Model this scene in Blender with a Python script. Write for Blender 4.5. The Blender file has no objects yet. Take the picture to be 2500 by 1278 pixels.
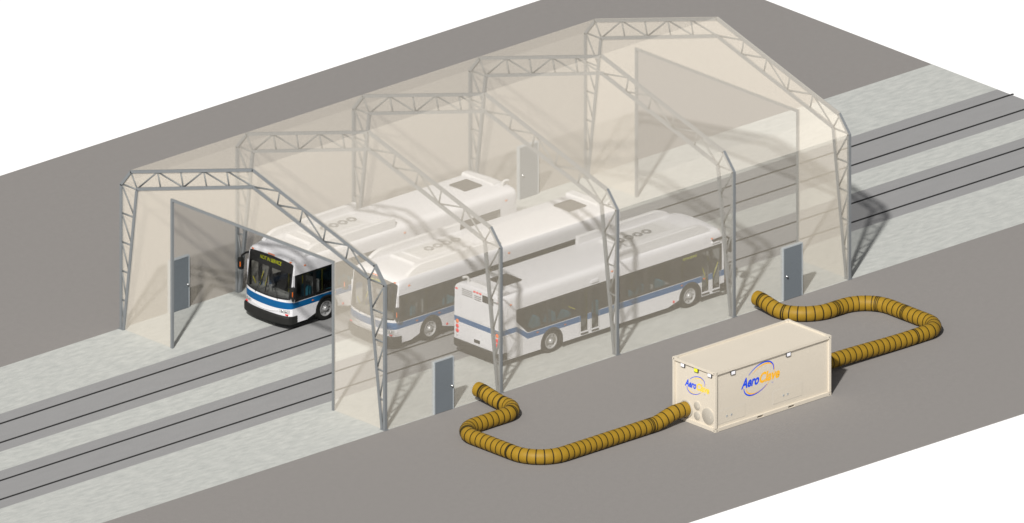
import bpy, math, random
from mathutils import Vector, Matrix
random.seed(4)
PI = math.pi
S = bpy.context.scene
COL = S.collection

# ------------------------------------------------------------------ materials
def lin(c):
    return tuple((v/255/12.92 if v/255 <= .04045 else ((v/255+.055)/1.055)**2.4) for v in c)

def mat(name, col, rough=.6, metal=0.0, spec=.3, var=0.0, vscale=6.0, bump=0.0, stretch=(1,1,1), col2=None, contrast=None):
    m = bpy.data.materials.new(name); m.use_nodes = True
    nt = m.node_tree; b = nt.nodes['Principled BSDF']
    b.inputs['Base Color'].default_value = (*col, 1)
    b.inputs['Roughness'].default_value = rough
    b.inputs['Metallic'].default_value = metal
    b.inputs['Specular IOR Level'].default_value = spec
    if var or col2:
        tc = nt.nodes.new('ShaderNodeTexCoord'); mp = nt.nodes.new('ShaderNodeMapping')
        mp.inputs['Scale'].default_value = stretch
        nt.links.new(tc.outputs['Object'], mp.inputs['Vector'])
        n = nt.nodes.new('ShaderNodeTexNoise'); n.inputs['Scale'].default_value = vscale
        n.inputs['Detail'].default_value = 8; n.inputs['Roughness'].default_value = .62
        nt.links.new(mp.outputs['Vector'], n.inputs['Vector'])
        r = nt.nodes.new('ShaderNodeValToRGB')
        lo, hi = contrast or (.3, .7)
        r.color_ramp.elements[0].position = lo; r.color_ramp.elements[1].position = hi
        c1 = tuple(v*(1-var) for v in col); c2 = col2 or tuple(v*(1+var) for v in col)
        r.color_ramp.elements[0].color = (*c1, 1); r.color_ramp.elements[1].color = (*c2, 1)
        nt.links.new(n.outputs['Fac'], r.inputs['Fac'])
        nt.links.new(r.outputs['Color'], b.inputs['Base Color'])
        if bump:
            bp = nt.nodes.new('ShaderNodeBump'); bp.inputs['Strength'].default_value = bump
            bp.inputs['Distance'].default_value = .01
            nt.links.new(n.outputs['Fac'], bp.inputs['Height']); nt.links.new(bp.outputs['Normal'], b.inputs['Normal'])
    return m

def emis(name, col, st):
    m = mat(name, col, .5); b = m.node_tree.nodes['Principled BSDF']
    b.inputs['Emission Color'].default_value = (*col, 1); b.inputs['Emission Strength'].default_value = st
    return m

def sheer(name, T, col, transl=.3, tint=(1,1,1), gloss=0.0, weave=0.0):
    """see-through sheet: T of the light goes straight on, the rest is scattered by cloth or film"""
    m = bpy.data.materials.new(name); m.use_nodes = True
    nt = m.node_tree; nt.nodes.clear()
    out = nt.nodes.new('ShaderNodeOutputMaterial')
    tr = nt.nodes.new('ShaderNodeBsdfTransparent'); tr.inputs['Color'].default_value = (*tint, 1)
    df = nt.nodes.new('ShaderNodeBsdfDiffuse'); df.inputs['Color'].default_value = (*col, 1)
    tl = nt.nodes.new('ShaderNodeBsdfTranslucent'); tl.inputs['Color'].default_value = (*col, 1)
    m1 = nt.nodes.new('ShaderNodeMixShader'); m1.inputs[0].default_value = transl
    nt.links.new(df.outputs[0], m1.inputs[1]); nt.links.new(tl.outputs[0], m1.inputs[2])
    m2 = nt.nodes.new('ShaderNodeMixShader'); m2.inputs[0].default_value = 1-T
    nt.links.new(tr.outputs[0], m2.inputs[1]); nt.links.new(m1.outputs[0], m2.inputs[2])
    if weave:
        tc = nt.nodes.new('ShaderNodeTexCoord'); n = nt.nodes.new('ShaderNodeTexNoise')
        n.inputs['Scale'].default_value = .5; n.inputs['Detail'].default_value = 3
        mr = nt.nodes.new('ShaderNodeMapRange'); mr.inputs['To Min'].default_value = 1-T-weave; mr.inputs['To Max'].default_value = 1-T+weave
        nt.links.new(tc.outputs['Object'], n.inputs['Vector']); nt.links.new(n.outputs['Fac'], mr.inputs['Value'])
        nt.links.new(mr.outputs[0], m2.inputs[0])
    last = m2
    if gloss:
        gl = nt.nodes.new('ShaderNodeBsdfGlossy'); gl.inputs['Roughness'].default_value = .04
        m3 = nt.nodes.new('ShaderNodeMixShader'); m3.inputs[0].default_value = gloss
        nt.links.new(m2.outputs[0], m3.inputs[1]); nt.links.new(gl.outputs[0], m3.inputs[2]); last = m3
    nt.links.new(last.outputs[0], out.inputs['Surface'])
    return m

M = {}
M['void']     = mat('white_ground', (.93,.93,.93), .9, spec=0, var=.01, vscale=.2)
M['asphalt']  = mat('asphalt', (.242,.230,.220), .95, spec=.05, var=.022, vscale=4, contrast=(.35,.65))
M['concrete'] = mat('brushed_concrete', (.395,.408,.39), .95, spec=.05, vscale=3.2, stretch=(.5,1.7,1), col2=(.503,.512,.485), contrast=(.33,.69))
M['bed']      = mat('track_bed_concrete', (.275,.275,.275), .9, spec=.05, var=.035, vscale=2.2, stretch=(.35,1.5,1))
M['rail']     = mat('rail_steel', (.028,.028,.028), .6, spec=.2)
M['steel']    = mat('galvanised_steel', (.180,.192,.200), .6, spec=.3, var=.03, vscale=3)
M['tube']     = mat('brace_tube', (.16,.168,.168), .5, spec=.35, var=.03, vscale=3)
M['frame_lt'] = mat('door_frame_steel', (.36,.39,.41), .5, spec=.3, var=.03)
M['door']     = mat('door_paint', (.15,.172,.192), .55, spec=.3, var=.03, vscale=1)
M['chrome']   = mat('chrome', (.5,.51,.52), .25, metal=.9)
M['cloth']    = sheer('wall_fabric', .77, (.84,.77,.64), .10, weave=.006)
M['lit_ecloth']   = sheer('lit_end_fabric', .68, (.95,.87,.74), .06, weave=.006)  # wall cloth made paler and denser; sunlit look of the ends painted in
M['lit_rcloth']   = sheer('lit_roof_fabric', .71, (.98,.90,.77), .03, weave=.006)  # same cloth brightened; stronger light on the upward slopes put into its colour
M['white']    = mat('bus_white_paint', (.66,.66,.68), .28, spec=.45, var=.012, vscale=.8)
M['roofwhite']= mat('bus_roof_paint', (.59,.59,.595), .45, spec=.3, var=.015, vscale=1.2)
M['blue']     = mat('blue_stripe_paint', (.001,.085,.235), .45, spec=.25, var=.03, vscale=.8)
M['black']    = mat('black_trim', (.012,.012,.012), .4, spec=.4)
M['rubber']   = mat('black_rubber', (.018,.018,.017), .75, spec=.2, var=.1, vscale=8)
M['bumper']   = mat('bumper_rubber', (.016,.016,.015), .65, spec=.25, var=.1, vscale=3)
M['glass']    = sheer('tinted_window', .93, (.03,.03,.03), 0, tint=(.74,.765,.76), gloss=.02)
M['wglass']   = sheer('windscreen_glass', .94, (.05,.05,.05), 0, tint=(.70,.71,.70), gloss=.025)
M['rim']      = mat('wheel_rim_alloy', (.48,.48,.48), .35, metal=.35, var=.05, vscale=9)
M['hole']     = mat('dark_hole', (.03,.03,.03), .8)
M['floor']    = mat('bus_floor', (.18,.18,.165), .7, var=.1)
M['inner']    = mat('interior_grey', (.30,.30,.29), .7, var=.05)
M['seat']     = mat('teal_seat_cloth', (.022,.13,.18), .8, var=.12, vscale=10)
M['seatf']    = mat('seat_frame_black', (.015,.015,.016), .5)
M['yellow']   = mat('yellow_grab_rail', (.62,.56,.03), .4, var=.03)
M['orange']   = mat('orange_lens', (.80,.16,.01), .3, spec=.5, var=.05, vscale=20)
M['red']      = mat('red_lens', (.75,.015,.02), .3, spec=.5, var=.05, vscale=20)
M['lens']     = mat('clear_lamp_lens', (.55,.56,.56), .15, metal=.3, spec=.6, var=.35, vscale=22)
M['led']      = emis('led_letters', (.40,.43,.01), .25)
M['vent']     = mat('louvre_grey', (.16,.16,.155), .5)
M['louvre']   = mat('louvre_light_grey', (.47,.47,.46), .5)
M['hatch']    = mat('roof_hatch_grey', (.024,.021,.019), .8, spec=.1, var=.04)
M['beige']    = mat('container_paint', (.61,.555,.465), .6, spec=.12, var=.015, vscale=1.3)
M['beiged']   = mat('container_lid_paint', (.42,.39,.335), .6, spec=.2, var=.02)
M['duct']     = mat('yellow_duct_fabric', (.275,.166,.015), .55, spec=.22, var=.07, vscale=5, bump=.15)
M['rib']      = mat('duct_wire_band', (.03,.022,.006), .6, spec=.2)
M['lblue']    = mat('logo_blue', (.008,.07,.72), .5)
M['lgold']    = mat('logo_gold', (.90,.46,.02), .5)
M['lyell']    = mat('logo_yellow', (.87,.62,.06), .5)
M['plate']    = mat('white_placard', (.86,.86,.90), .5)
M['yplate']   = mat('yellow_placard', (.85,.87,.03), .5)

# ------------------------------------------------------------------ mesh helpers
class MB:
    def __init__(s): s.v=[]; s.f=[]; s.mi=[]; s.sm=[]
    def add(s, vs, fs, mi=0, smooth=False):
        o = len(s.v); s.v += [tuple(v) for v in vs]
        for f in fs: s.f.append([i+o for i in f]); s.mi.append(mi); s.sm.append(smooth)
    def box(s, a, b, mi=0):
        x0,y0,z0 = (min(a[i],b[i]) for i in range(3)); x1,y1,z1 = (max(a[i],b[i]) for i in range(3))
        s.add([(x0,y0,z0),(x1,y0,z0),(x1,y1,z0),(x0,y1,z0),(x0,y0,z1),(x1,y0,z1),(x1,y1,z1),(x0,y1,z1)],
              [(0,3,2,1),(4,5,6,7),(0,1,5,4),(1,2,6,5),(2,3,7,6),(3,0,4,7)], mi)
    def bar(s, p, q, w, h, up=(0,0,1), mi=0):
        """rectangular bar from p to q; w across, h along 'up'"""
        p = Vector(p); q = Vector(q); t = (q-p).normalized(); u = Vector(up)
        side = t.cross(u).normalized(); u2 = side.cross(t).normalized()
        vs = [c + side*a*w/2 + u2*b*h/2 for c in (p,q) for a,b in ((-1,-1),(1,-1),(1,1),(-1,1))]
        s.add(vs, [(0,1,2,3),(7,6,5,4),(0,4,5,1),(1,5,6,2),(2,6,7,3),(3,7,4,0)], mi)
    def tube(s, pts, r, n=8, mi=0, closed=False, caps=True):
        pts = [Vector(p) for p in pts]; N = len(pts); rings = []
        prev = None
        for i,p in enumerate(pts):
            a = pts[i-1] if (i or closed) else p; b = pts[(i+1)%N] if (i<N-1 or closed) else p
            t = (b-a).normalized()
            if prev is None:
                ref = Vector((0,0,1)) if abs(t.z)<.9 else Vector((1,0,0))
                prev = t.cross(ref).normalized()
            n1 = (prev - t*prev.dot(t)).normalized(); prev = n1; n2 = t.cross(n1)
            rings.append([p + (n1*math.cos(2*PI*k/n)+n2*math.sin(2*PI*k/n))*r for k in range(n)])
        vs = [v for rg in rings for v in rg]; fs = []
        for i in range(N if closed else N-1):
            j = (i+1)%N
            for k in range(n):
                fs.append((i*n+k, i*n+(k+1)%n, j*n+(k+1)%n, j*n+k))
        s.add(vs, fs, mi, True)
        if caps and not closed:
            s.add(rings[0], [tuple(range(n-1,-1,-1))], mi); s.add(rings[-1], [tuple(range(n))], mi)
    def lathe(s, prof, c, axis='y', n=32, mi=0, smooth=True, mis=None):
        """profile of (radius, offset along axis)"""
        vs = []
        for (r,o) in prof:
            for k in range(n):
                a = 2*PI*k/n
                if axis=='y': vs.append((c[0]+r*math.cos(a), c[1]+o, c[2]+r*math.sin(a)))
                elif axis=='x': vs.append((c[0]+o, c[1]+r*math.cos(a), c[2]+r*math.sin(a)))
                else: vs.append((c[0]+r*math.cos(a), c[1]+r*math.sin(a), c[2]+o))
        for i in range(len(prof)-1):
            fs = [(i*n+k, i*n+(k+1)%n, (i+1)*n+(k+1)%n, (i+1)*n+k) for k in range(n)]
            o = len(s.v)
            ring = vs[i*n:(i+2)*n]
            s.add(ring, [(k, (k+1)%n, n+(k+1)%n, n+k) for k in range(n)], mis[i] if mis else mi, smooth)
    def prism(s, poly, ax, lo, hi, mi=0):
        """poly of 2-D points extruded along ax ('x': (y,z); 'y': (x,z); 'z': (x,y))"""
        def P(p, t):
            return {'x':(t,p[0],p[1]), 'y':(p[0],t,p[1]), 'z':(p[0],p[1],t)}[ax]
        n = len(poly)
        s.add([P(p,lo) for p in poly]+[P(p,hi) for p in poly],
              [tuple(range(n)), tuple(range(2*n-1,n-1,-1))]+[(i,(i+1)%n,n+(i+1)%n,n+i) for i in range(n)], mi)
    def grid(s, rows, mi=0, smooth=True):
        n = len(rows[0]); vs = [v for r in rows for v in r]
        s.add(vs, [(i*n+k, i*n+k+1, (i+1)*n+k+1, (i+1)*n+k) for i in range(len(rows)-1) for k in range(n-1)], mi, smooth)
    def build(s, name, mats, parent=None, loc=None, recalc=True):
        me = bpy.data.meshes.new(name)
        me.from_pydata(s.v, [], s.f)
        if not isinstance(mats,(list,tuple)): mats = [mats]
        for m in mats: me.materials.append(m)
        me.polygons.foreach_set('material_index', s.mi); me.polygons.foreach_set('use_smooth', s.sm)
        me.update()
        if recalc:
            import bmesh
            bm = bmesh.new(); bm.from_mesh(me)
            bmesh.ops.remove_doubles(bm, verts=bm.verts, dist=1e-5)
            bmesh.ops.recalc_face_normals(bm, faces=bm.faces)
            for e in bm.edges:
                if len(e.link_faces)==2 and e.calc_face_angle(0) > .7: e.smooth = False
            bm.to_mesh(me); bm.free()
        o = bpy.data.objects.new(name, me); COL.objects.link(o)
        if parent: o.parent = parent
        if loc: o.location = loc
        return o

def empty(name, label, cat, loc=(0,0,0), rz=0, group=None):
    o = bpy.data.objects.new(name, None); COL.objects.link(o); o.location = loc; o.rotation_euler = (0,0,rz)
    o.empty_display_size = .3
    o['label'] = label; o['category'] = cat
    if group: o['group'] = group
    return o
def structure(o, label=None):
    o['kind'] = 'structure'
    if label: o['label'] = label
    return o
def copy_tree(o, parent=None):
    c = o.copy(); COL.objects.link(c); c.parent = parent
    for ch in list(o.children): copy_tree(ch, c)
    return c

def text_geo(s, w, h, shear=0.0, bold=0.0):
    """letters as faces inside a w x h box (baseline 0), from the built-in font"""
    cu = bpy.data.curves.new('t', 'FONT'); cu.body = s; cu.offset = bold; cu.resolution_u = 3
    o = bpy.data.objects.new('t', cu); COL.objects.link(o)
    bpy.context.view_layer.update()
    me = bpy.data.meshes.new_from_object(o)
    vs = [(v.co.x, v.co.y) for v in me.vertices]; fs = [tuple(p.vertices) for p in me.polygons]
    bpy.data.objects.remove(o); bpy.data.curves.remove(cu); bpy.data.meshes.remove(me)
    x0 = min(v[0] for v in vs); x1 = max(v[0] for v in vs); hh = .72
    return [((x-x0)/(x1-x0)*w + y/hh*h*shear, y/hh*h) for x,y in vs], fs

# ------------------------------------------------------------------ setting
gx0, gx1 = -18.4, 42.5
def sheet(name, x0, x1, y0, y1, top, thick, m):
    mb = MB(); mb.box((x0,y0,top-thick),(x1,y1,top)); return structure(mb.build(name, m))
mb = MB(); mb.add([(-900,-900,-.03),(900,-900,-.03),(900,900,-.03),(-900,900,-.03)],[(0,1,2,3)])
structure(mb.build('ground', M['void'], recalc=False))
W = 15.1; L = 24.39
sheet('asphalt_pavement', gx0, gx1, -15.25, 0, -.004, .02, M['asphalt'])
sheet('asphalt_pavement', gx0, gx1, W, 30.45, -.004, .02, M['asphalt'])
beds = [(3.78,6.81),(8.34,11.38)]
ys = [0,3.78,6.81,8.34,11.38,W]
for a,b in ((0,3.78),(6.81,8.34),(11.38,W)):
    sheet('concrete_floor', gx0, gx1, a, b, 0, .024, M['concrete'])
for a,b in beds: sheet('track_bed', gx0, gx1, a, b, -.002, .022, M['bed'])
for y in (4.50,6.02,9.06,10.58):
    mb = MB(); x1 = gx1 + (.10 if y==10.58 else 0)
    mb.box((gx0,y-.032,-.0005),(x1,y+.032,.022)); mb.box((gx0,y-.05,-.001),(gx1-.01,y+.05,.004))
    structure(mb.build('rail', M['rail']))

# ------------------------------------------------------------------ shelter
sh = empty('fabric_shelter', 'large translucent cream fabric shelter on five steel truss frames, with doors and open ends', 'shelter')
ZC, YK, ZK, ZA, YM = 5.97, .6, 6.68, 8.69, W/2
YI, ZI, ZIA, YF = .95, 6.0, 7.93, .2          # inner chord corner, apex, foot
def outer(y):      # roof outline height at y
    y = min(y, W-y)
    return ZC + (ZK-ZC)*y/YK if y < YK else ZK + (ZA-ZK)*(y-YK)/(YM-YK)
def truss(x):
    c = .115; h = c/2
    o = MB()
    pts = [(0+h,0),(h,ZC-.03),(YK+.02,ZK-h+.0),(YM,ZA-h-.004),(W-YK-.02,ZK-h),(W-h,ZC-.03),(W-h,0)]
    for a,b in zip(pts[:-1],pts[1:]):
        p = Vector((x,a[0],a[1])); q = Vector((x,b[0],b[1])); t = (q-p).normalized()
        if a[1]>0: p = p - t*.02
        if b[1]>0: q = q + t*.02
        o.bar(p, q, c, c, up=(1,0,0))
    root = o.build('truss_frame', M['steel'], sh)
    i = MB(); ip = [(YF,0),(YI,ZI),(YM,ZIA),(W-YI,ZI),(W-YF,0)]
    for a,b in zip(ip[:-1],ip[1:]):
        i.bar((x,a[0],a[1]),(x,b[0],b[1]),c,c*.98,up=(1,0,0))
    i.build('inner_chord', M['steel'], root)
    for y in (.1, W-.1):
        pl = MB(); pl.box((x-.11,y-.14,.001),(x+.11,y+.14,.02)); pl.build('foot_plate', M['steel'], root)
    T = [(YK+.0,ZK-.1)] + [(yy, ZK+(ZA-ZK)*(yy-YK)/(YM-YK)-.09) for yy in (2.11,3.42,4.73,6.04)] + [(YM,ZA-.1)]
    B = [(YI,ZI)] + [(yy, ZI+(ZIA-ZI)*(yy-YI)/(YM-YI)+.03) for yy in (2.28,3.57,4.9,6.18)] + [(YM,ZIA)]
    seg = [(T[0],B[0])]
    for k in range(1,5): seg.append((T[k],B[k]))
    seg += [(B[0],T[1]),(T[1],B[2]),(B[2],T[3]),(T[3],B[4]),(T[4] if 0 else T[4],B[5])]
    # column ladder
    lev = [ZC-1.19*k for k in range(5)]
    iny = lambda z: YF+(YI-YF)*z/ZI
    for k,z in enumerate(lev):
        seg.append(((.08,z),(iny(z),z)))
        z2 = lev[k+1] if k<4 else .15
        seg.append(((.1,z-.05),(iny(z2),z2+.03)))
    for (a,b) in seg:
        for mir in (0,1):
            A = (x, W-a[0] if mir else a[0], a[1]); Bq = (x, W-b[0] if mir else b[0], b[1])
            m = MB(); m.tube([A,Bq], .034, 8); m.build('brace', M['tube'], root)
xt = [.055, 6.10, 12.195, 18.29, L-.055]
for x in xt: truss(x)

m_in = .03
oy0,oy1,oz = 2.98,12.16,6.1
DW,DH = 1.02,2.17
doors = [(2.56,0,1),(20.81,0,-1),(2.52,W,1),(20.78,W,-1)]    # x, wall, knob side
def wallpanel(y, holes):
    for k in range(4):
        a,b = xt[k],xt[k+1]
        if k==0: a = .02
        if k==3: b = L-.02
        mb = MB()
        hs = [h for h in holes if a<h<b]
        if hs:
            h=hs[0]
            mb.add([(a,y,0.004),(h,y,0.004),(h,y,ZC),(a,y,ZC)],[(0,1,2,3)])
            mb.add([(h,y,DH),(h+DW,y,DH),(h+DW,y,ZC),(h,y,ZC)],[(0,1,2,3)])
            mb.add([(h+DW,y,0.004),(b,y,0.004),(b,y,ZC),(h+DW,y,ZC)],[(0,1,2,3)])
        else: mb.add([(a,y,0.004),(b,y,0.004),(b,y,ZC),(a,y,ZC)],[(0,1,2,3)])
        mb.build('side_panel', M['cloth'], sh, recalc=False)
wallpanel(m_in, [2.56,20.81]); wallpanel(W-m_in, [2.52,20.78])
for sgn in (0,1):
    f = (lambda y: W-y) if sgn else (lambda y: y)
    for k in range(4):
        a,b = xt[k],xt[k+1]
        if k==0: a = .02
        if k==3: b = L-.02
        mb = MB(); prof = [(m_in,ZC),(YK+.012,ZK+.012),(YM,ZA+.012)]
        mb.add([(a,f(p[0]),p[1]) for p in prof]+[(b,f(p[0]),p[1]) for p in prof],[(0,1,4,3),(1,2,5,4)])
        mb.build('roof_panel', M['lit_rcloth'], sh, recalc=False)
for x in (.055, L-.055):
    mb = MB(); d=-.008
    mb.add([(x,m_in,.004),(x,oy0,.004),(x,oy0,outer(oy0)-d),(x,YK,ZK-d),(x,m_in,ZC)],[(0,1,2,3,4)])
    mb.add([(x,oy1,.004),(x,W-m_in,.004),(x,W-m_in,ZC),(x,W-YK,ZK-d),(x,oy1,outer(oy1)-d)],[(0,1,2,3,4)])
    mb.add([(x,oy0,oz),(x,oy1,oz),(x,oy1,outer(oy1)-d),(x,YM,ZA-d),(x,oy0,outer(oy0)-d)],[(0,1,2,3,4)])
    mb.build('end_panel', M['lit_ecloth'], sh, recalc=False)
for x in (.05, L-.05):
    mb = MB(); t=.05
    mb.box((x-t,oy0-t,.003),(x+t,oy0+t,oz+t)); mb.box((x-t,oy1-t,.003),(x+t,oy1+t,oz+t)); mb.box((x-t,oy0+t,oz-t),(x+t,oy1-t,oz+t))
    mb.build('doorway_frame', M['steel'], sh)
for (x,y,ks) in doors:
    mb = MB(); f=.045; y0,y1 = y-.06,y+.06
    if y>1: y0,y1 = y-.14,y+.02
    else: y0,y1 = y-.03,y+.13
    mb.box((x,y0,.003),(x+f,y1,DH)); mb.box((x+DW-f,y0,.003),(x+DW,y1,DH)); mb.box((x+f,y0,DH-f),(x+DW-f,y1,DH))
    fr = mb.build('door_frame', M['frame_lt'], sh)
    mb = MB(); ya,yb = y0+.012,y1-.012
    mb.box((x+f,ya,.012),(x+DW-f,yb,DH-f)); d = mb.build('side_door', M['door'], sh)
    kx = x+DW-.14 if ks>0 else x+.14
    for s_,yy in ((-1,ya),(1,yb)):
        mb = MB(); mb.lathe([(.0,0),(.045,0),(.045,.012*s_),(.018,.014*s_),(.018,.05*s_),(.04,.06*s_),(.045,.08*s_),(.03,.1*s_),(0,.1*s_)],(kx,yy,1.0),'y',14)
        mb.build('knob', M['chrome'], d)
    mb = MB()
    hx = x+f if ks>0 else x+DW-f
    for z in (.3,1.08,1.85): mb.box((hx-.02,ya-.008,z-.06),(hx+.02,ya+.01,z+.06))
    mb.build('hinge', M['chrome'], d)

# ------------------------------------------------------------------ bus (local: front at x=0 looking to -x, rear at x=11.7)
HW, BL = 1.3, 11.7
WX = (1.76, 9.0); RW = .5
def arch(x):
    for c in WX:
        if abs(x-c) < RW: return .48+math.sqrt(RW*RW-(x-c)**2)
    return 0
def arange(a,b,n): return [a+(b-a)*i/n for i in range(n+1)]
AX = sorted(set([0,BL]+[round(c+RW*math.sin(PI*(i/14-.5))*.99999,5) for c in WX for i in range(15)]+[10.25,10.85,10.852]+arange(0,BL,16)))
def st_lo(x): return .90 if x<10.25 else (.9+(1.34-.9)*min(1,(x-10.25)/.6))
def st_hi(x): return 1.14 if x<10.25 else (1.14+(1.55-1.14)*min(1,(x-10.25)/.6))
def sheet_side(mb, y, xs, lo, hi, holes=(), mi=0):
    x0,x1 = xs[0],xs[-1]
    X = sorted(set(list(xs)+[h for q in holes for h in q[:2] if x0<h<x1]))
    for a,b in zip(X[:-1],X[1:]):
        if b-a < 1e-4: continue
        mid = (a+b)/2; cut = sorted([(q[2],q[3]) for q in holes if q[0]<mid<q[1]])
        segs = []; cur = None
        bounds = [('lo',None)]
        z = None
        la,lb,ha,hb = lo(a),lo(b),hi(a),hi(b)
        pieces = []; ca,cb = la,lb
        for (z0,z1) in cut:
            if z1 <= min(ca,cb): continue
            if z0 >= max(ha,hb): continue
            ta,tb = min(max(z0,ca),ha),min(max(z0,cb),hb)
            pieces.append((ca,cb,ta,tb)); ca,cb = min(max(z1,ca),ha),min(max(z1,cb),hb)
        pieces.append((ca,cb,ha,hb))
        for (pa,pb,qa,qb) in pieces:
            if qa-pa<1e-4 and qb-pb<1e-4: continue
            mb.add([(a,y,pa),(b,y,pb),(b,y,qb),(a,y,qa)],[(0,1,2,3)],mi)

bus = empty('city_bus', 'x', 'bus', group='white and blue city buses inside the shelter')
LP = [(.22,.56),(.66,1.04),(1.21,2.17),(2.37,3.75),(3.9,5.3),(5.45,6.85),(7.0,8.4),(8.55,9.7),(9.85,10.8)]
RP = [(1.3,2.25),(2.8,3.95),(4.2,5.15),(7.65,9.16),(9.3,10.8)]
DP = [(.23,.59),(.80,1.15),(6.56,6.91),(7.13,7.48)]
PZ0,PZ1 = 1.29,2.19
BZ0,BZ1 = 1.16,2.25
def band_lo(x): return BZ0 if x<10.25 else BZ0+(1.75-BZ0)*(x-10.25)/.6
white = MB(); stripe = MB(); band = MB()
for s_ in (-1,1):
    y = s_*HW
    dh = [(a,b,.48,2.13) for a,b in DP] if s_>0 else []
    pan = RP if s_>0 else LP
    sheet_side(white, y, AX, lambda x: max(.3,arch(x)), lambda x: max(st_lo(x),arch(x)), dh)
    sheet_side(stripe, y, AX, lambda x: max(st_lo(x),arch(x)), st_hi, dh)
    sheet_side(white, y, AX, st_hi, lambda x: max(st_hi(x), (band_lo(x) if x<=10.851 else BZ1)), dh)
    holes = [(a,b,PZ0,PZ1) for a,b in pan] + dh
    # band
    xs = [.1,.3]+[x for x in AX if .3<x<10.85]+[10.85]
    sheet_side(band, y, xs, band_lo, lambda x: BZ1, holes)
    sheet_side(white, y, [0,.1], lambda x: 1.16, lambda x: BZ1)
    # roof shell
def roof_profile(n=30):
    half = [(HW,BZ1),(HW,2.5),(HW,2.66),(1.285,2.76),(1.24,2.84),(1.16,2.895),(1.02,2.925),(.8,2.95),(.5,2.975),(.25,2.985),(0,2.99)]
    return half + [(-a,b) for a,b in half[-2::-1]]
RPF = roof_profile()
def zf(z, f): return BZ1+(z-BZ1)*f
def rake(z): return 0 if z<1.2 else .075*(z-1.2)
def bow(z): return .30 if z<1.1 else max(.05, .30-.16*(z-1.1))
def shp(y): 
    t = min(1,abs(y)/HW); return max(0,(1-t**2.6))**.55
def fx(y,z): return rake(z)-bow(z)*shp(y)
rows = []
for f,xc in [(.68,0),(.76,.012),(.83,.05),(.885,.11),(.93,.21),(.965,.38),(.99,.65),(1,1.0)]:
    row = []
    for (y,z) in RPF:
        zz = zf(z,f); k = max(0,1-xc/1.0)
        # rounded brow: front edge follows the windscreen
        row.append((xc + (fx(y, zz))*k**1.5 + (0 if abs(y)<HW-.001 else 0), y, zz))
    rows.append(row)
for xc in (3,6,9,11.2): rows.append([(xc,y,z) for y,z in RPF])
rows.append([(11.55,y*.998,zf(z,.99)) for y,z in RPF]); rows.append([(11.66,y*.995,zf(z,.965)) for y,z in RPF]); rows.append([(BL,y*.985,zf(z,.92)) for y,z in RPF])
white.grid(rows)
# rear face
rear_poly = [(y*.985,zf(z,.92)) for y,z in RPF]
white.add([(BL,y,z) for y,z in rear_poly]+[(BL,-HW,1.55),(BL,HW,1.55)], [tuple(range(len(rear_poly)))+(len(rear_poly),len(rear_poly)+1)])
white.add([(BL,-HW,.5),(BL,HW,.5),(BL,HW,1.34),(BL,-HW,1.34)],[(0,1,2,3)])
stripe.add([(BL,-HW,1.34),(BL,HW,1.34),(BL,HW,1.55),(BL,-HW,1.55)],[(0,1,2,3)])
# front face bands
YS = [HW*math.sin(PI/2*(i/18)) for i in range(-18,19)]
def front(mb, lo, hi, y0=-HW, y1=HW, off=0.0, n=5, mi=0, smooth=True):
    ysl = sorted(set([y0,y1]+[y for y in YS if y0<y<y1]))
    rws = []
    for j in range(n+1):
        rws.append([(fx(y, lo(y)+(hi(y)-lo(y))*j/n)-off, y, lo(y)+(hi(y)-lo(y))*j/n) for y in ysl])
    mb.grid(rws, mi, smooth)
top_f = lambda y: zf(next((b[1]+(a[1]-b[1])*(abs(y)-b[0])/(a[0]-b[0]+1e-9) for a,b in zip(RPF[1:],RPF[2:]) if b[0]<=abs(y)<=a[0] and a[0]>b[0]), 2.66 if abs(y)>=HW-.001 else 2.99), .68)
sdip = lambda y: .04*(1-(y/HW)**2)
s_lo = lambda y: .90-sdip(y)*1.5; s_hi = lambda y: 1.17-sdip(y)
w_lo = lambda y: 1.28-.07*(1-(y/HW)**2)
front(white, lambda y:.5, s_lo); front(stripe, s_lo, s_hi); front(white, s_hi, w_lo)
for sg in (-1,1):
    a,b = sorted((sg*1.235, sg*HW))
    front(white, w_lo, top_f, a, b)
mbw = white.build('body', M['white'], bus)
stripe.build('stripe', M['blue'], bus)
band.build('window_band', M['black'], bus)
# windscreen surround, glass and sign
mb = MB()
top_w = lambda y: min(top_f(y), 2.74)-.005
g_lo = lambda y: w_lo(y)+.06; g_hi = lambda y: 2.30
front(mb, g_hi, top_w, -1.235,1.235)
front(mb, w_lo, g_lo, -1.235,1.235, n=1)
front(mb, g_lo, g_hi, -1.235,-1.17); front(mb, g_lo, g_hi, 1.17,1.235); front(mb, g_lo, g_hi, -.03,.03)
scr = mb.build('windscreen_frame', M['black'], bus)
for a,b in ((-1.17,-.03),(.03,1.17)):
    mb = MB(); front(mb, g_lo, g_hi, a, b); mb.build('windscreen', M['wglass'], bus)
vs, fs = text_geo('NOT IN SERVICE', 1.18, .14, 0, .0)
mb = MB(); mb.add([(fx(.58-x, 2.5+z)-.012, .58-x+.0, 2.5+z) for x,z in vs], fs); 
mb.build('destination_text', M['led'], scr, recalc=False)
mb = MB(); front(mb, lambda y:2.42, lambda y:2.71, -.75,.75, off=.004, n=2); mb.build('sign_screen', M['black'], scr)
for sg in (-1,1):                                                # wipers
    mb = MB()
    p = [(.62*sg-.1,1.22),(.42*sg-.1,1.62),(.25*sg-.05,2.0)]
    mb.tube([(fx(y,z)-.045,y,z) for y,z in p], .014, 6)
    q = [(.36*sg-.05,1.45),(.18*sg-.05,2.18)]
    mb.tube([(fx(y,z)-.04,y,z) for y,z in q], .012, 6)
    mb.build('wiper', M['black'], bus)
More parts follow.
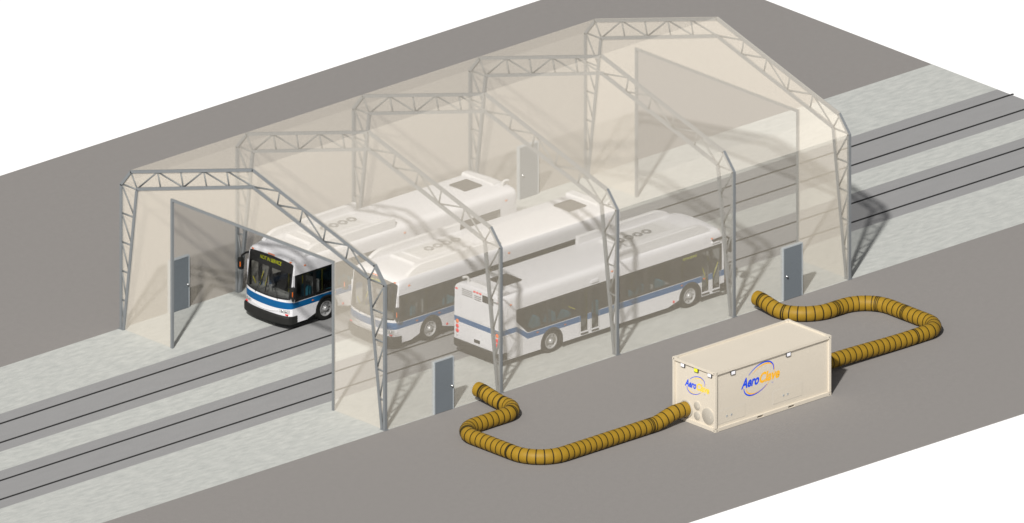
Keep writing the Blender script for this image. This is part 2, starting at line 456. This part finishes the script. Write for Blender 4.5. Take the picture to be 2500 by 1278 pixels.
# panes
for a,b in LP:
    mb = MB()
    z0a = PZ0; 
    pts = [(a,PZ0),(b,PZ0),(b,PZ1),(a,PZ1)] if b<10.3 else [(a,PZ0),(10.33,PZ0),(b,1.76),(b,PZ1),(a,PZ1)]
    mb.add([(x,-HW+.012,z) for x,z in pts],[tuple(range(len(pts)))]); mb.build('window', M['glass'], bus, recalc=False)
for a,b in RP:
    mb = MB()
    pts = [(a,PZ0),(b,PZ0),(b,PZ1),(a,PZ1)] if b<10.3 else [(a,PZ0),(10.33,PZ0),(b,1.76),(b,PZ1),(a,PZ1)]
    mb.add([(x,HW-.012,z) for x,z in pts],[tuple(range(len(pts)))]); mb.build('window', M['glass'], bus, recalc=False)
# black corner fillers behind the slanted window ends + slide rails
mb = MB()
for y,pl in ((-HW-.004,LP),(HW+.004,RP)):
    for a,b in pl[2:]:
        if b-a>1: mb.box((a,y-.004,1.90),(b,y+.004,1.925))
mb.build('window_slider', M['black'], bus)
vs, fs = text_geo('NOT IN SERVICE', .72, .10, 0, .0)
mb = MB(); mb.box((1.3,HW-.03,1.97),(2.25,HW-.015,2.19)); sg_ = mb.build('side_sign', M['black'], bus)
mb = MB(); mb.add([(1.42+(.72-x), HW+.006, 2.03+z) for x,z in vs], fs); mb.build('destination_text', M['led'], sg_, recalc=False)
# doors
for (a,b,c,d) in ((.17,.66,.72,1.21),(6.5,6.97,7.06,7.54)):
    for (p,q) in ((a,b),(c,d)):
        pan = [pp for pp in DP if p<pp[0]<q][0]
        mb = MB(); y=HW+.006; t=.008
        for (u0,u1,v0,v1) in ((p,pan[0],.42,2.2),(pan[1],q,.42,2.2)): mb.box((u0,y-t,BZ0),(u1,y+t,v1))
        mb.box((pan[0],y-t,2.13),(pan[1],y+t,2.2))
        dr = mb.build('door', M['black'], bus)
        mb = MB(); mb.add([(pan[0],HW-.01,.48),(pan[1],HW-.01,.48),(pan[1],HW-.01,2.13),(pan[0],HW-.01,2.13)],[(0,1,2,3)])
        mb.build('door_glass', M['glass'], dr, recalc=False)
        mb = MB(); mb.box((p-.003,HW-.003,.42),(p+.006,HW+.004,1.14)); mb.box((q-.006,HW-.003,.42),(q+.003,HW+.004,1.14)); mb.build('door_seam', M['inner'], dr)
        mb = MB(); mb.box((p+.05,HW-.005,.36),(q-.06,HW+.03,.41)); mb.build('step_edge', M['black'], dr)
    mb = MB(); mb.box((a+.1,HW-.01,2.36),(a+.46,HW+.05,2.46)); mb.build('door_lamp', M['white'], bus)
# bumpers
def bumper(name, lo, hi, rear=False):
    mb = MB(); rws=[]
    ysl = [y*1.01 for y in YS]
    for (z,o) in ((lo,.0),(lo,.10),(lo+.04,.125),(hi-.05,.125),(hi,.10),(hi,0)):
        if rear: row = [(BL+.11, -HW-.015, z)] and [(BL+o - .0 - (.10*(abs(y)/HW)**8), y, z) for y in ysl]
        else: row = [(fx(y,.6)-o*(1 if abs(y)<1.28 else .6), y, z) for y in ysl]
        xe = (BL-.35) if rear else .22
        row = [(xe, -HW-.02, z)] + row + [(xe, HW+.02, z)]
        rws.append(row)
    mb.grid(rws, 0, False)
    mb.build(name, M['bumper'], bus)
bumper('bumper', .27,.60); bumper('bumper', .33,.62, True)
# black recess under the front plus underbody
mb = MB(); mb.box((.05,-1.2,.24),(1.15,1.2,.36)); mb.box((2.4,-1.2,.24),(8.4,1.2,.36)); mb.box((9.6,-1.2,.26),(11.6,1.2,.36)); 
mb.build('underbody', M['black'], bus)
# headlights, markers, lower panel crease
for sg in (-1,1):
    mb = MB()
    zz = lambda y: .70+.02*abs(y)
    a,b = sorted((sg*.80, sg*1.24)); front(mb, lambda y:.70+.04*(1.24-abs(y)), lambda y:.86-.05*(1.24-abs(y)), a,b, off=.012, n=3); 
    h = mb.build('headlight', M['lens'], bus)
    for yy in (.92,1.08):
        mb = MB(); mb.lathe([(0,-.02),(.03,-.018),(.052,0),(.055,.006)],(fx(yy*sg,.78)-.012,yy*sg,.775),'x',14); mb.build('lamp', M['chrome'], h)
    mb = MB(); mb.box((fx(1.12,.65)-.03, sg*1.06,.635),(fx(1.12,.65)+.12, sg*1.18,.68)); mb.build('marker_light', M['red'], bus)
    for yy,zz_ in ((1.12,2.78),):
        pass
def lampbox(c, d, m, name='marker_light', parent=bus):
    mb = MB(); mb.box((c[0]-d[0],c[1]-d[1],c[2]-d[2]),(c[0]+d[0],c[1]+d[1],c[2]+d[2])); return mb.build(name, m, parent)
for y in (-1.07,-.13,0,.13,1.07):
    z = zf(2.97 if abs(y)<.3 else 2.9,.75); lampbox((fx(y,z)+.03, y, z), (.04,.05,.022), M['orange'])
for sg in (-1,1):
    for x,z in ((.62,2.56),(5.85,2.56),(11.15,2.53)): lampbox((x,sg*HW,z),(.04,.02,.022),M['orange'])
    for x,z in ((1.03,1.02),(2.2,1.04),(8.3,1.0),(9.75,1.05)): lampbox((x,sg*HW,z),(.035,.02,.018),M['orange'])
    mb = MB(); mb.lathe([(0,.012*sg),(.05,.01*sg),(.055,0)],(2.62,sg*HW,.47),'y',14); mb.build('side_reflector', M['red'], bus)
mb = MB()
mb.tube([(fx(y,.72)-.012,y,.76-.10*(1-(y/.75)**2)) for y in arange(-.75,.75,14)], .014, 6); mb.build('grille_trim', M['roofwhite'], bus)
# mirrors
for sg,z,x in ((1,2.30,-.22),(-1,1.42,-.12)):
    mb = MB()
    if sg>0: mb.tube([(.62,HW*sg+.03,2.47),(.3,HW*sg+.05,2.5),(.12,HW*sg+.04,2.50),(-.04,1.36*sg,2.50),(-.16,1.42*sg,2.42),(-.2,1.44*sg,2.3)], .045, 8)
    else: mb.tube([(.06,-HW+.03,1.28),(-.08,-1.38,1.26),(-.12,-1.42,1.40)], .03, 8)
    hd = mb.build('mirror_arm', M['black'], bus)
    mb = MB()
    cx,cy,cz = (-.2,1.44,2.10) if sg>0 else (-.12,-1.45,1.62)
    mb.prism([(cy-.11,cz-.2),(cy-.08,cz-.24),(cy+.08,cz-.24),(cy+.11,cz-.2),(cy+.11,cz+.19),(cy+.06,cz+.24),(cy-.06,cz+.24),(cy-.11,cz+.19)],'x',cx-.07,cx+.06)
    mh = mb.build('mirror', M['black'], bus)
    lampbox((cx-.078,cy-.04*1,cz-.02),(.008,.016,.10),M['orange'],'turn_signal',mh)
# wheels
def wheel(x,sg):
    r,w=.48,.30
    yo = sg*(HW-.03); 
    mb = MB(); pr = [(r-.20,-.03*sg),(r-.17,.0),(r-.05,.005*sg),(r-.012,-.02*sg),(r,-.06*sg),(r,-w*sg),(r-.05,-w*sg),(.2,-w*sg)]
    mb.lathe(pr,(x,yo,r),'y',40); t = mb.build('wheel', M['rubber'], bus)
    mb = MB(); R = r-.185
    mb.lathe([(R+.012,-.03*sg),(R+.012,.006*sg),(R-.012,.008*sg),(R-.03,-.05*sg),(R-.12,-.065*sg),(.11,-.06*sg),(.10,.0),(.075,.03*sg),(0,.035*sg)],(x,yo,r),'y',32)
    for k in range(8):
        a = 2*PI*k/8; mb.lathe([(0,.003*sg),(.026,.003*sg),(.026,-.01*sg)],(x+.235*math.cos(a),yo-.052*sg,r+.235*math.sin(a)),'y',10,mi=1)
    rim = mb.build('rim', [M['rim'],M['hole']], t)
    mb = MB()
    for k in range(10):
        a = 2*PI*k/10+.2; mb.lathe([(0,.03*sg),(.014,.028*sg),(.016,-.01*sg)],(x+.15*math.cos(a),yo-.05*sg,r+.15*math.sin(a)),'y',8)
    mb.build('lug_nut', M['chrome'], rim)
for x in WX:
    for sg in (-1,1):
        wheel(x,sg)
        mb = MB(); rws=[]
        A = arange(-.36,PI+.36,26)
        def rp(R,a,y): 
            z=.48+R*math.sin(a); return (x+R*math.cos(a), y, max(.26,z)) if 0<=a<=PI else (x+R*(1 if a<0 else -1), y, max(.26,.48-R*abs(math.sin(a))))
        for R,yy in ((RW-.01,HW-.06),(RW-.01,HW+.022),(RW+.07,HW+.018),(RW+.075,HW-.01)): rws.append([rp(R,a,sg*yy) for a in A])
        mb.grid(rws,0,False); mb.build('wheel_arch', M['bumper'], bus)
        mb = MB(); rws=[[ (x+(RW+.02)*math.cos(a), sg*yy, .48+(RW+.02)*math.sin(a)) for a in arange(-.3,PI+.3,20)] for yy in (HW-.01,HW-.55)]
        mb.grid(rws); mb.add(rws[1],[tuple(range(21))]); mb.build('wheel_well', M['black'], bus)
# roof equipment
for sg in (-1,1):
    # fairing blade, curls down in front
    mb = MB(); rws=[]
    prof = []
    for x in arange(.62,1.5,10)+[2.2,3.4,4.6,5.45]:
        t = min(1,(x-.62)/.88); zt = 2.90+.34*(1-(1-t)**2.2)
        prof.append((x,zt))
    y0,y1 = 1.02,1.20
    for (yy,top) in ((y0+.04,0),(y0,1),(y0+.02,2),(y1-.03,2),(y1,1),(y1+.02,0)):
        rws.append([(x, sg*(yy), (2.86 if top==0 else (zt-.02 if top==1 else zt))) for x,zt in prof])
    mb.grid(rws,0,False)
    mb.add([ (5.45,sg*(y0+.04),2.86),(5.45,sg*y0,3.22),(5.45,sg*(y0+.02),3.24),(5.45,sg*(y1-.03),3.24),(5.45,sg*y1,3.22),(5.45,sg*(y1+.02),2.86)],[(0,1,2,3,4,5)])
    mb.build('roof_fairing', M['roofwhite'], bus)
mb = MB()
mb.prism([(1.45,2.93),(1.55,3.06),(4.7,3.06),(4.9,2.95)],'y',-.62,.72)
mb.prism([(1.95,3.055),(2.0,3.09),(4.55,3.09),(4.6,3.055)],'y',-.5,.6)
ac = mb.build('air_conditioner', M['roofwhite'], bus)
mb = MB()
for k in range(12):
    y = -.44+k*.085
    if k in (5,6,7): mb.box((2.1,y,3.085),(2.68,y+.02,3.105)); continue
    mb.box((2.1,y,3.085),(4.5,y+.02,3.105))
mb.build('louvre', M['louvre'], ac)
for k in range(4):
    c = (2.93+.467*k,.08,3.10)
    mb = MB(); mb.lathe([(.20,-.02),(.20,.02),(.182,.022),(.182,-.01)],c,'z',28); f = mb.build('fan', M['vent'], ac)
    mb = MB(); mb.lathe([(.165,.004),(.02,.004)],c,'z',28)
    mb.build('fan_well', M['roofwhite'], f)
    mb = MB()
    mb.lathe([(.09,.016),(.11,.018),(.115,-.005)],c,'z',20)
    for j in range(24):
        a=2*PI*j/24; mb.bar((c[0]+.1*math.cos(a),c[1]+.1*math.sin(a),c[2]+.012),(c[0]+.168*math.cos(a),c[1]+.168*math.sin(a),c[2]+.012),.009,.006)
    mb.build('fan_grille', M['vent'], f)
mb = MB()
q = .46; r = .05
pts=[]
for (cx,cy,a0) in ((q-r,q-r,0),(-q+r,q-r,PI/2),(-q+r,-q+r,PI),(q-r,-q+r,1.5*PI)):
    for k in range(5): a=a0+k*PI/8; pts.append((10.28+cx+r*math.cos(a), .05+cy+r*math.sin(a)))
mb.prism(pts,'z',2.93,3.02); mb.build('roof_hatch', M['hatch'], bus)
mb = MB(); mb.prism([(11.05,2.96),(11.12,3.025),(11.42,3.045),(11.58,2.97),(11.58,2.9),(11.05,2.9)],'y',-.62,1.14); mb.build('rear_cowl', M['roofwhite'], bus)
mb = MB(); mb.tube([(11.36,-.86,2.9),(11.36,-.86,3.02),(11.38,-.87,3.10),(11.44,-.89,3.15),(11.52,-.92,3.16),(11.6,-.94,3.14)], .055, 12); mb.build('exhaust_pipe', M['louvre'], bus)
# rear face details (x = BL)
def rbox(y0,y1,z0,z1,m,name,d=.012,parent=bus):
    mb = MB(); mb.box((BL-.005,y0,z0),(BL+d,y1,z1)); return mb.build(name, m, parent)
for k in range(4):
    rbox(-.86,-.27,2.515+.075*k,2.532+.075*k,M['black'],'rear_louvre')
    if k<3: rbox(-.17,.22,2.50+.075*k,2.517+.075*k,M['black'],'rear_louvre')
for y,z in ((-1.17,2.68),(-.15,2.81),(.015,2.81),(.18,2.81),(1.17,2.68)): rbox(y-.055,y+.055,z-.028,z+.028,M['red'],'marker_light',.02)
rbox(.30,.92,2.52,2.80,M['black'],'rear_sign')
rbox(-.17,.15,.73,.86,M['black'],'licence_plate')
mb = MB()
for y0,y1,z0,z1 in ((-.95,-.94,1.60,2.3),(.9,.91,1.60,2.4),(-.94,.9,1.60,1.61)): mb.box((BL-.004,y0,z0),(BL+.006,y1,z1))
mb.build('engine_cover_seam', M['louvre'], bus)
for sg in (-1,1):
    for k,(z,m) in enumerate(((1.34,'orange'),(1.14,'red'),(.95,'red'),(.79,'lens'))):
        mb = MB(); rr=.085 if k<3 else .05; mb.lathe([(0,.03),(rr*.7,.026),(rr,.01),(rr,-.004)],(BL,sg*1.13,z),'x',20); mb.build('tail_light', M[m], bus)
# side access panel lines at the rear
mb = MB()
for sg in (-1,1):
    y = sg*HW
    for p,q in (((10.55,.34),(10.55,1.02)),((11.5,.36),(11.5,1.28)),((10.55,.34),(11.5,.36)),((11.5,1.28),(10.9,1.28)),((11.45,.38),(10.72,1.16)),((11.3,1.56),(11.3,2.4)),((11.55,1.56),(11.55,2.4)),((11.3,1.85),(11.55,1.85)),((11.3,2.12),(11.55,2.12))):
        mb.bar((p[0],y,p[1]),(q[0],y,q[1]),.018,.012,up=(0,1,0))
mb.build('access_panel_seam', M['louvre'], bus)
# interior
mb = MB(); mb.box((.15,-1.22,.34),(11.5,1.22,.38)); mb.box((8.0,-1.24,.381),(11.6,1.24,.60)); mb.build('floor', M['floor'], bus)
mb = MB(); mb.box((10.9,-1.25,.6),(10.95,1.25,2.7)); mb.build('rear_bulkhead', M['inner'], bus)
mb = MB(); mb.box((.0,-1.15,.6),(.35,1.15,1.22)); mb.prism([(0,1.22),(.35,1.22),(.42,1.30),(.1,1.36)],'y',-1.15,.1); mb.build('dashboard', M['inner'], bus)
mb = MB(); mb.tube([(.52+.06*math.sin(a),-.62+.22*math.cos(a),1.35+.2*math.sin(a)*.6) for a in arange(0,2*PI,20)[:-1]], .02, 6, closed=True)
mb.tube([(.3,-.62,1.15),(.52,-.62,1.35)],.025,6); mb.build('steering_wheel', M['seatf'], bus)
def seatmesh(x,y,w,face=1,z0=.38):
    mb = MB()
    mb.prism([(x-.22*face,z0+.40),(x+.2*face,z0+.38),(x+.22*face,z0+.46),(x-.2*face,z0+.48)],'y',y-w/2,y+w/2,0)
    mb.prism([(x+.17*face,z0+.46),(x+.27*face,z0+.42),(x+.36*face,z0+1.0),(x+.33*face,z0+1.05),(x+.27*face,z0+1.02)],'y',y-w/2+.02,y+w/2-.02,0)
    for yy in ([y] if w<.6 else [y-w/4,y+w/4]):
        h = (w if w<.6 else w/2)/2-.03
        mb.tube([(x+.29*face,yy-h,z0+.75),(x+.345*face,yy-h,z0+1.06),(x+.35*face,yy-h+.07,z0+1.14),(x+.35*face,yy+h-.07,z0+1.14),(x+.345*face,yy+h,z0+1.06),(x+.29*face,yy+h,z0+.75)],.016,6,1)
    mb.box((x-.05,y-.05,z0),(x+.08,y+.05,z0+.4),1)
    mb.build('seat', [M['seat'],M['seatf']], bus)
seatmesh(.95,-.72,.5)
for k in range(9):
    x = 2.75+k*.82; zz = .38 if x<8 else .60
    seatmesh(x,-.82,.84,1,zz)
    if not (6.2<x<7.5): seatmesh(x,.82,.84,1,zz)
for x,y in ((1.35,-.38),(1.3,.35),(2.35,-.4),(2.35,.4),(4.0,-.4),(4.0,.4),(5.7,-.4),(5.7,.4),(6.4,.45),(7.6,.45),(8.6,-.38),(8.6,.38),(10.1,.38)):
    mb = MB(); mb.tube([(x,y,.38),(x,y,2.8)],.018,6); mb.build('grab_pole', M['yellow'], bus)
for p in ([(1.5,-1.1,1.42),(1.5,-.4,1.42)],[(1.5,-.4,1.42),(2.3,-.4,1.30)],[(7.65,.4,1.42),(7.65,1.15,1.42)],[(2.5,.42,1.35),(3.3,.42,1.25)],[(.25,.95,1.0),(.55,.95,1.75)],[(.78,1.24,.7),(1.12,1.24,1.6)],[(.25,1.24,1.5),(.52,1.24,.9)],[(8.3,.4,1.5),(9.0,.4,1.3)]):
    mb = MB(); mb.tube(p,.016,6); mb.build('grab_rail', M['yellow'], bus)
mb = MB(); mb.box((1.42,-1.2,.4),(1.46,-.42,1.75)); mb.build('driver_partition', M['inner'], bus)
mb = MB(); mb.box((3.6,.95,.4),(3.64,1.2,1.4)); mb.box((2.5,.7,.38),(2.75,1.2,1.1)); mb.build('farebox', M['inner'], bus)

buses = [bus, copy_tree(bus), copy_tree(bus)]
for b,loc,rz,lab in zip(buses, ((4.72,11.67,0),(6.18,7.33,0),(19.45,3.18,0)), (0,0,PI),
    ('white and blue bus farthest from the container, its dark windscreen clear in the open doorway',
     'middle of three buses, its windscreen seen through the cream end panel',
     'bus nearest the container, showing its rear face with round red tail lights')):
    b.location = loc; b.rotation_euler = (0,0,rz); b['label'] = lab

# ------------------------------------------------------------------ container
CX0,CX1,CY0,CY1,CZ = 9.2,15.26,-8.79,-6.35,2.47
ct = empty('equipment_container','cream steel container with blue and gold lettering, hoses leaving both ends','container',(CX0,CY0,0))
cl,cw = CX1-CX0, CY1-CY0
mb = MB(); r=.08; E=.08
mb.box((E,r,.06),(cl-E,cw-r,CZ-.07)); body = mb.build('container_body', M['beige'], ct)
mb = MB(); p=.1
for x in (0,cl-p):
    for y in (0,cw-p): mb.box((x,y,.15),(x+p,y+p,CZ-.13))
for y in (0,cw-.09):
    mb.box((.15,y,CZ-.12),(cl-.15,y+.09,CZ-.01))
for x in (0,cl-.09):
    mb.box((x,.15,CZ-.12),(x+.09,cw-.15,CZ-.01)); mb.box((x,.15,.005),(x+.09,cw-.15,.13))
pk = [(2.20,2.52),(3.82,4.14)]
for y in (0,cw-.09):
    e=[.15]+[v for q in pk for v in q]+[cl-.15]
    for a,b in zip(e[0::2],e[1::2]): mb.box((a,y,.01),(b,y+.09,.15))
    for a,b in pk: mb.box((a,y,.12),(b,y+.09,.15)); mb.box((a,y,.01),(b,y+.09,.03))
mb.build('container_frame', M['beige'], ct)
for x in (0,cl-.17):
    for y in (0,cw-.15):
        for z in (0,CZ-.12):
            mb = MB(); mb.box((x-.004,y-.004,z),(x+.174,y+.154,z+.12)); c = mb.build('corner_casting', M['beige'], ct)
            mb = MB()
            yy = -.006 if y==0 else y+.156; xx = -.006 if x==0 else x+.176
            for k in range(1):
                mb.prism([(x+.07,z+.03),(x+.10,z+.03),(x+.10,z+.09),(x+.07,z+.09)],'y',min(yy,yy),yy+.001)
                mb.prism([(y+.055,z+.03),(y+.09,z+.03),(y+.09,z+.09),(y+.055,z+.09)],'x',xx,xx+.001)
            mb.build('casting_slot', M['hole'], c)
# access panels
def cpanel(x0,x1,z0,z1,lx):
    mb = MB(); y=r; t=.01
    mb.box((x0,y-.008,z0),(x1,y+.002,z1))
    pa = mb.build('access_panel', M['beige'], ct)
    mb = MB()
    for a,b,c,d in ((x0,x1,z0-t,z0),(x0,x1,z1,z1+t),(x0-t,x0,z0-t,z1+t),(x1,x1+t,z0-t,z1+t)): mb.box((a,y-.003,c),(b,y+.001,d))
    mb.build('panel_gasket', M['louvre'], pa)
    for x in lx:
        mb = MB(); mb.box((x-.03,y-.02,z0+.20),(x+.03,y-.007,z0+.28)); mb.box((x-.03,y-.03,z0+.26),(x+.03,y-.019,z0+.28)); mb.build('latch', M['frame_lt'], pa)
cpanel(.16,1.62,.27,.80,(.66,.90)); cpanel(3.08,4.60,.36,.90,(3.62,3.84))
# placards
def plac(pos, axis, m):
    x,z = pos; mb = MB(); w,h=.22,.16
    def bx(a,w_,h_,d): 
        if axis=='y': mb.box((x-w_/2,r-d,z-h_/2),(x+w_/2,r,z+h_/2),a)
        else: mb.box((E-d,x-w_/2,z-h_/2),(E,x+w_/2,z+h_/2),a)
    bx(0,w,h,.05)
    o = mb.build('placard', M['black'], ct)
    mb = MB(); w-=.03;h-=.03
    if axis=='y': mb.box((x-w/2-.006,r-.055,z-h/2+.004),(x+w/2-.006,r-.045,z+h/2+.004))
    else: mb.box((E-.055,x-w/2+.006,z-h/2+.004),(E-.045,x+w/2+.006,z+h/2+.004))
    mb.build('placard_face', m, o)
plac((.97,2.22),'y',M['plate']); plac((3.87,2.23),'y',M['plate'])
plac((1.90,2.25),'x',M['plate']); plac((1.14,2.25),'x',M['yplate']); plac((.37,2.25),'x',M['plate'])
# round ports on the near end
def port(y,z,R):
    mb = MB(); mb.lathe([(0,-.045),(R-.03,-.045),(R,-.028),(R,0)],(E,y,z),'x',36); o = mb.build('port_cover', M['beiged'], ct)
    mb = MB(); mb.box((E-.06,y-R*.62,z-.05),(E-.034,y-R*.62+.02,z+.05)); mb.build('handle', M['beige'], o)
    mb = MB(); mb.lathe([(R+.035,-.012),(R,-.014),(R,0)],(E,y,z),'x',36); mb.lathe([(R+.035,-.012),(R+.035,0)],(E,y,z),'x',36); mb.build('port_ring', M['beige'], o)
port(1.11,.79,.165); port(1.11,.38,.165); port(.49,.53,.33)
mb = MB(); mb.lathe([(.30,-.05),(.345,-.04),(.36,0)],(E,1.72,.51),'x',36); mb.build('duct_flange', M['beiged'], ct)
mb = MB(); mb.lathe([(.30,.05),(.345,.04),(.36,0)],(cl-.05,1.98,.42),'x',36); mb.build('duct_flange', M['beiged'], ct)
# logos
def arcband(cx,cz,rx,rz,sh_,a0,a1,w0,w1,n=36):
    out=[];inn=[]
    for i in range(n+1):
        t=i/n; a=math.radians(a0+(a1-a0)*t); w = w0+(w1-w0)*math.sin(PI*min(1,t*1.0))
        for lst,k in ((out,.5),(inn,-.5)):
            X=(rx+k*w)*math.cos(a); Z=(rz+k*w)*math.sin(a); lst.append((cx+X+sh_*Z, cz+Z))
    return out,inn
def logo(mapf, x0, base, tw, th, sc, gold, name):
    root=None
    wa = tw*.46
    va,fa = text_geo('Aero', wa, th, .25, .038); vb,fb = text_geo('Clave', tw-wa-.0, th, .25, .038)
    mb = MB(); mb.add([mapf(x0+x, base+z, .004) for x,z in va], fa)
    root = mb.build(name, M['lblue'], ct, recalc=False)
    mb = MB(); mb.add([mapf(x0+wa+.008+x, base+z, .004) for x,z in vb], fb); mb.build('lettering', gold, root, recalc=False)
    cx = x0+tw*.465; cz = base+th*.52
    def arc(r1,r2,dx,dz,a0,a1,w0,w1,m,d):
        o,i = arcband(cx+dx*sc,cz+dz*sc,r1*sc,r2*sc,.5,a0,a1,w0*sc,w1*sc)
        mb = MB(); n=len(o); mb.add([mapf(p[0],p[1],d) for p in o]+[mapf(p[0],p[1],d) for p in i],[(k,k+1,n+k+1,n+k) for k in range(n-1)])
        mb.build('swoosh', m, root, recalc=False)
    arc(.72,.60,0,0,155,16,.03,.05,M['lblue'],.006); arc(.72,.60,0,0,204,325,.03,.05,M['lblue'],.006)
    arc(.66,.54,.10,-.02,150,8,.015,.055,gold,.003); arc(.68,.55,.07,-.02,208,335,.015,.055,gold,.003)
    mb = MB(); vt,ft = text_geo('TM', .07*sc+.02, .035*sc+.01, 0, .0); mb.add([mapf(x0+tw*.8+x, base-.14*sc-.02+z, .004) for x,z in vt], ft); mb.build('trade_mark', M['lblue'], root, recalc=False)
logo(lambda x,z,d:(x, r-d, z), 1.42, 1.42, 1.98, .40, 1.0, M['lgold'], 'side_logo')
logo(lambda x,z,d:(E-d, cw-x, z), .62, 1.45, 1.36, .29, .66, M['lyell'], 'end_logo')

# ------------------------------------------------------------------ ducts
def fillet(pts, rad):
    out=[Vector(pts[0])]
    for i in range(1,len(pts)-1):
        p=Vector(pts[i]); a=(Vector(pts[i-1])-p).normalized(); b=(Vector(pts[i+1])-p).normalized()
        ang=a.angle(b); R=rad[i-1]; d=R/math.tan(ang/2)
        s=p+a*d; e=p+b*d; bis=(a+b).normalized(); c=p+bis*(R/math.sin(ang/2))
        v0=s-c; v1=e-c; tot=v0.angle(v1); n=max(6,int(tot*R/.06))
        sgn = 1 if v0.cross(v1) >0 else -1
        for k in range(n+1):
            t=tot*k/n*sgn; out.append(c+Vector((v0.x*math.cos(t)-v0.y*math.sin(t), v0.x*math.sin(t)+v0.y*math.cos(t))))
    out.append(Vector(pts[-1])); return out
def duct(name, label, pts, rad, zfun, joints, parentlabel=None):
    P=fillet(pts,rad); cum=[0]
    for a,b in zip(P[:-1],P[1:]): cum.append(cum[-1]+(b-a).length)
    T=cum[-1]
    def at(s):
        s=max(0,min(T,s))
        for i in range(len(P)-1):
            if s<=cum[i+1]+1e-9:
                t=(s-cum[i])/max(1e-9,cum[i+1]-cum[i]); q=P[i]+(P[i+1]-P[i])*t; return Vector((q.x,q.y,zfun(s,T)))
    R=.29; n=36; sp=.288; nb=int(T/sp)
    ribs=[k*T/nb for k in range(1,nb)]
    for j in joints: ribs += [j*T,j*T+.07]
    ribs=sorted(ribs); st=[(0,R,0)]
    prev=0
    for rb in ribs+[T]:
        gap=rb-prev
        if gap>.14:
            for t in (.25,.5,.75): st.append((prev+gap*t, R+(.004 if t!=.5 else .007),0))
        if rb<T:
            for o,rr,m in ((-.021,R,0),(-.0205,R+.009,1),(.0205,R+.009,1),(.021,R,0)): st.append((rb+o,rr,m))
        prev=rb
    st.append((T,R,0)); st.sort(key=lambda q:q[0])
    mb=MB(); rings=[]
    for (s,rr,m) in st:
        c=at(s); t=(at(s+.03)-at(s-.03)).normalized(); 
        if s<.05: t=(at(.06)-at(0)).normalized()
        if s>T-.05: t=(at(T)-at(T-.06)).normalized()
        a=t.cross(Vector((0,0,1))).normalized(); b=a.cross(t)
        rings.append([c+(a*math.cos(2*PI*k/n)+b*math.sin(2*PI*k/n))*rr for k in range(n)])
    for i in range(len(rings)-1):
        mi = 1 if (st[i][2]==1 or st[i+1][2]==1) else 0
        mb.add(rings[i]+rings[i+1],[(k,(k+1)%n,n+(k+1)%n,n+k) for k in range(n)],mi,True)
    o=mb.build(name,[M['duct'],M['rib']])
    o['label']=label; o['category']='air duct'; o['group']='yellow ribbed air ducts'
    return o
def ss(t): t=max(0,min(1,t)); return t*t*(3-2*t)
duct('air_duct','yellow ribbed duct looping from the shelter to the lettered near end of the container',
     [(4.82,-.02),(4.82,-2.45),(1.50,-2.45),(1.50,-7.07),(9.24,-7.07)],[.75,.95,1.35],
     lambda s,T: .295+.19*(1-ss(s/1.5))+.215*ss((s-(T-1.7))/1.2), (.02,.085,.15,.32,.48,.885))
duct('air_duct','yellow ribbed duct curving behind the container to its far right end',
     [(19.42,-.02),(19.42,-2.52),(22.92,-2.52),(22.92,-6.82),(15.2,-6.82)],[1.55,1.35,.85],
     lambda s,T: .295+.21*(1-ss(s/1.6))+.10*ss((s-(T-6))/4), (.02,.09,.22,.33,.42,.62))

# ------------------------------------------------------------------ camera
TH = math.radians(42.6); EL = math.radians(20.73); SC = 63.4
cam = bpy.data.cameras.new('Camera'); co = bpy.data.objects.new('Camera', cam); COL.objects.link(co); S.camera = co
cam.type='ORTHO'; cam.ortho_scale = 2500/SC; cam.clip_start=.1; cam.clip_end=2500
view = Vector((math.cos(EL)*math.sin(TH), math.cos(EL)*math.cos(TH), -math.sin(EL)))
A = Vector((16.06,10.24,0)); co.location = A - view*110
co.rotation_euler = view.to_track_quat('-Z','Y').to_euler()

# ------------------------------------------------------------------ light
sd = Vector((-2.33,-1.62,2.44)).normalized()
sun = bpy.data.lights.new('Sun','SUN'); so = bpy.data.objects.new('Sun', sun); COL.objects.link(so)
sun.energy = 4.6; sun.angle = math.radians(1.9); sun.color=(1,.975,.94)
so.rotation_euler = sd.to_track_quat('Z','Y').to_euler(); so.location=(0,0,30)
w = bpy.data.worlds.new('World'); S.world = w; w.use_nodes=True; nt=w.node_tree
bg = nt.nodes['Background']; sky = nt.nodes.new('ShaderNodeTexSky'); sky.sky_type='NISHITA'; sky.sun_disc=False
sky.sun_elevation = math.asin(sd.z); sky.sun_rotation = math.atan2(sd.x, sd.y)
sky.air_density=.8; sky.dust_density=3.0; sky.ozone_density=.6
hs = nt.nodes.new('ShaderNodeHueSaturation'); hs.inputs['Saturation'].default_value=.25
nt.links.new(sky.outputs[0], hs.inputs['Color']); nt.links.new(hs.outputs[0], bg.inputs['Color'])
bg.inputs['Strength'].default_value=.06
S.view_settings.view_transform='Standard'; S.view_settings.look='None'; S.view_settings.exposure=0; S.view_settings.gamma=1
S.render.engine='CYCLES'
S.cycles.use_adaptive_sampling=False; S.cycles.use_denoising=True; S.cycles.denoising_prefilter='ACCURATE'; S.cycles.denoising_input_passes='RGB'; S.cycles.sample_clamp_indirect=4
S.cycles.transparent_max_bounces=48; S.cycles.max_bounces=8; S.cycles.diffuse_bounces=4
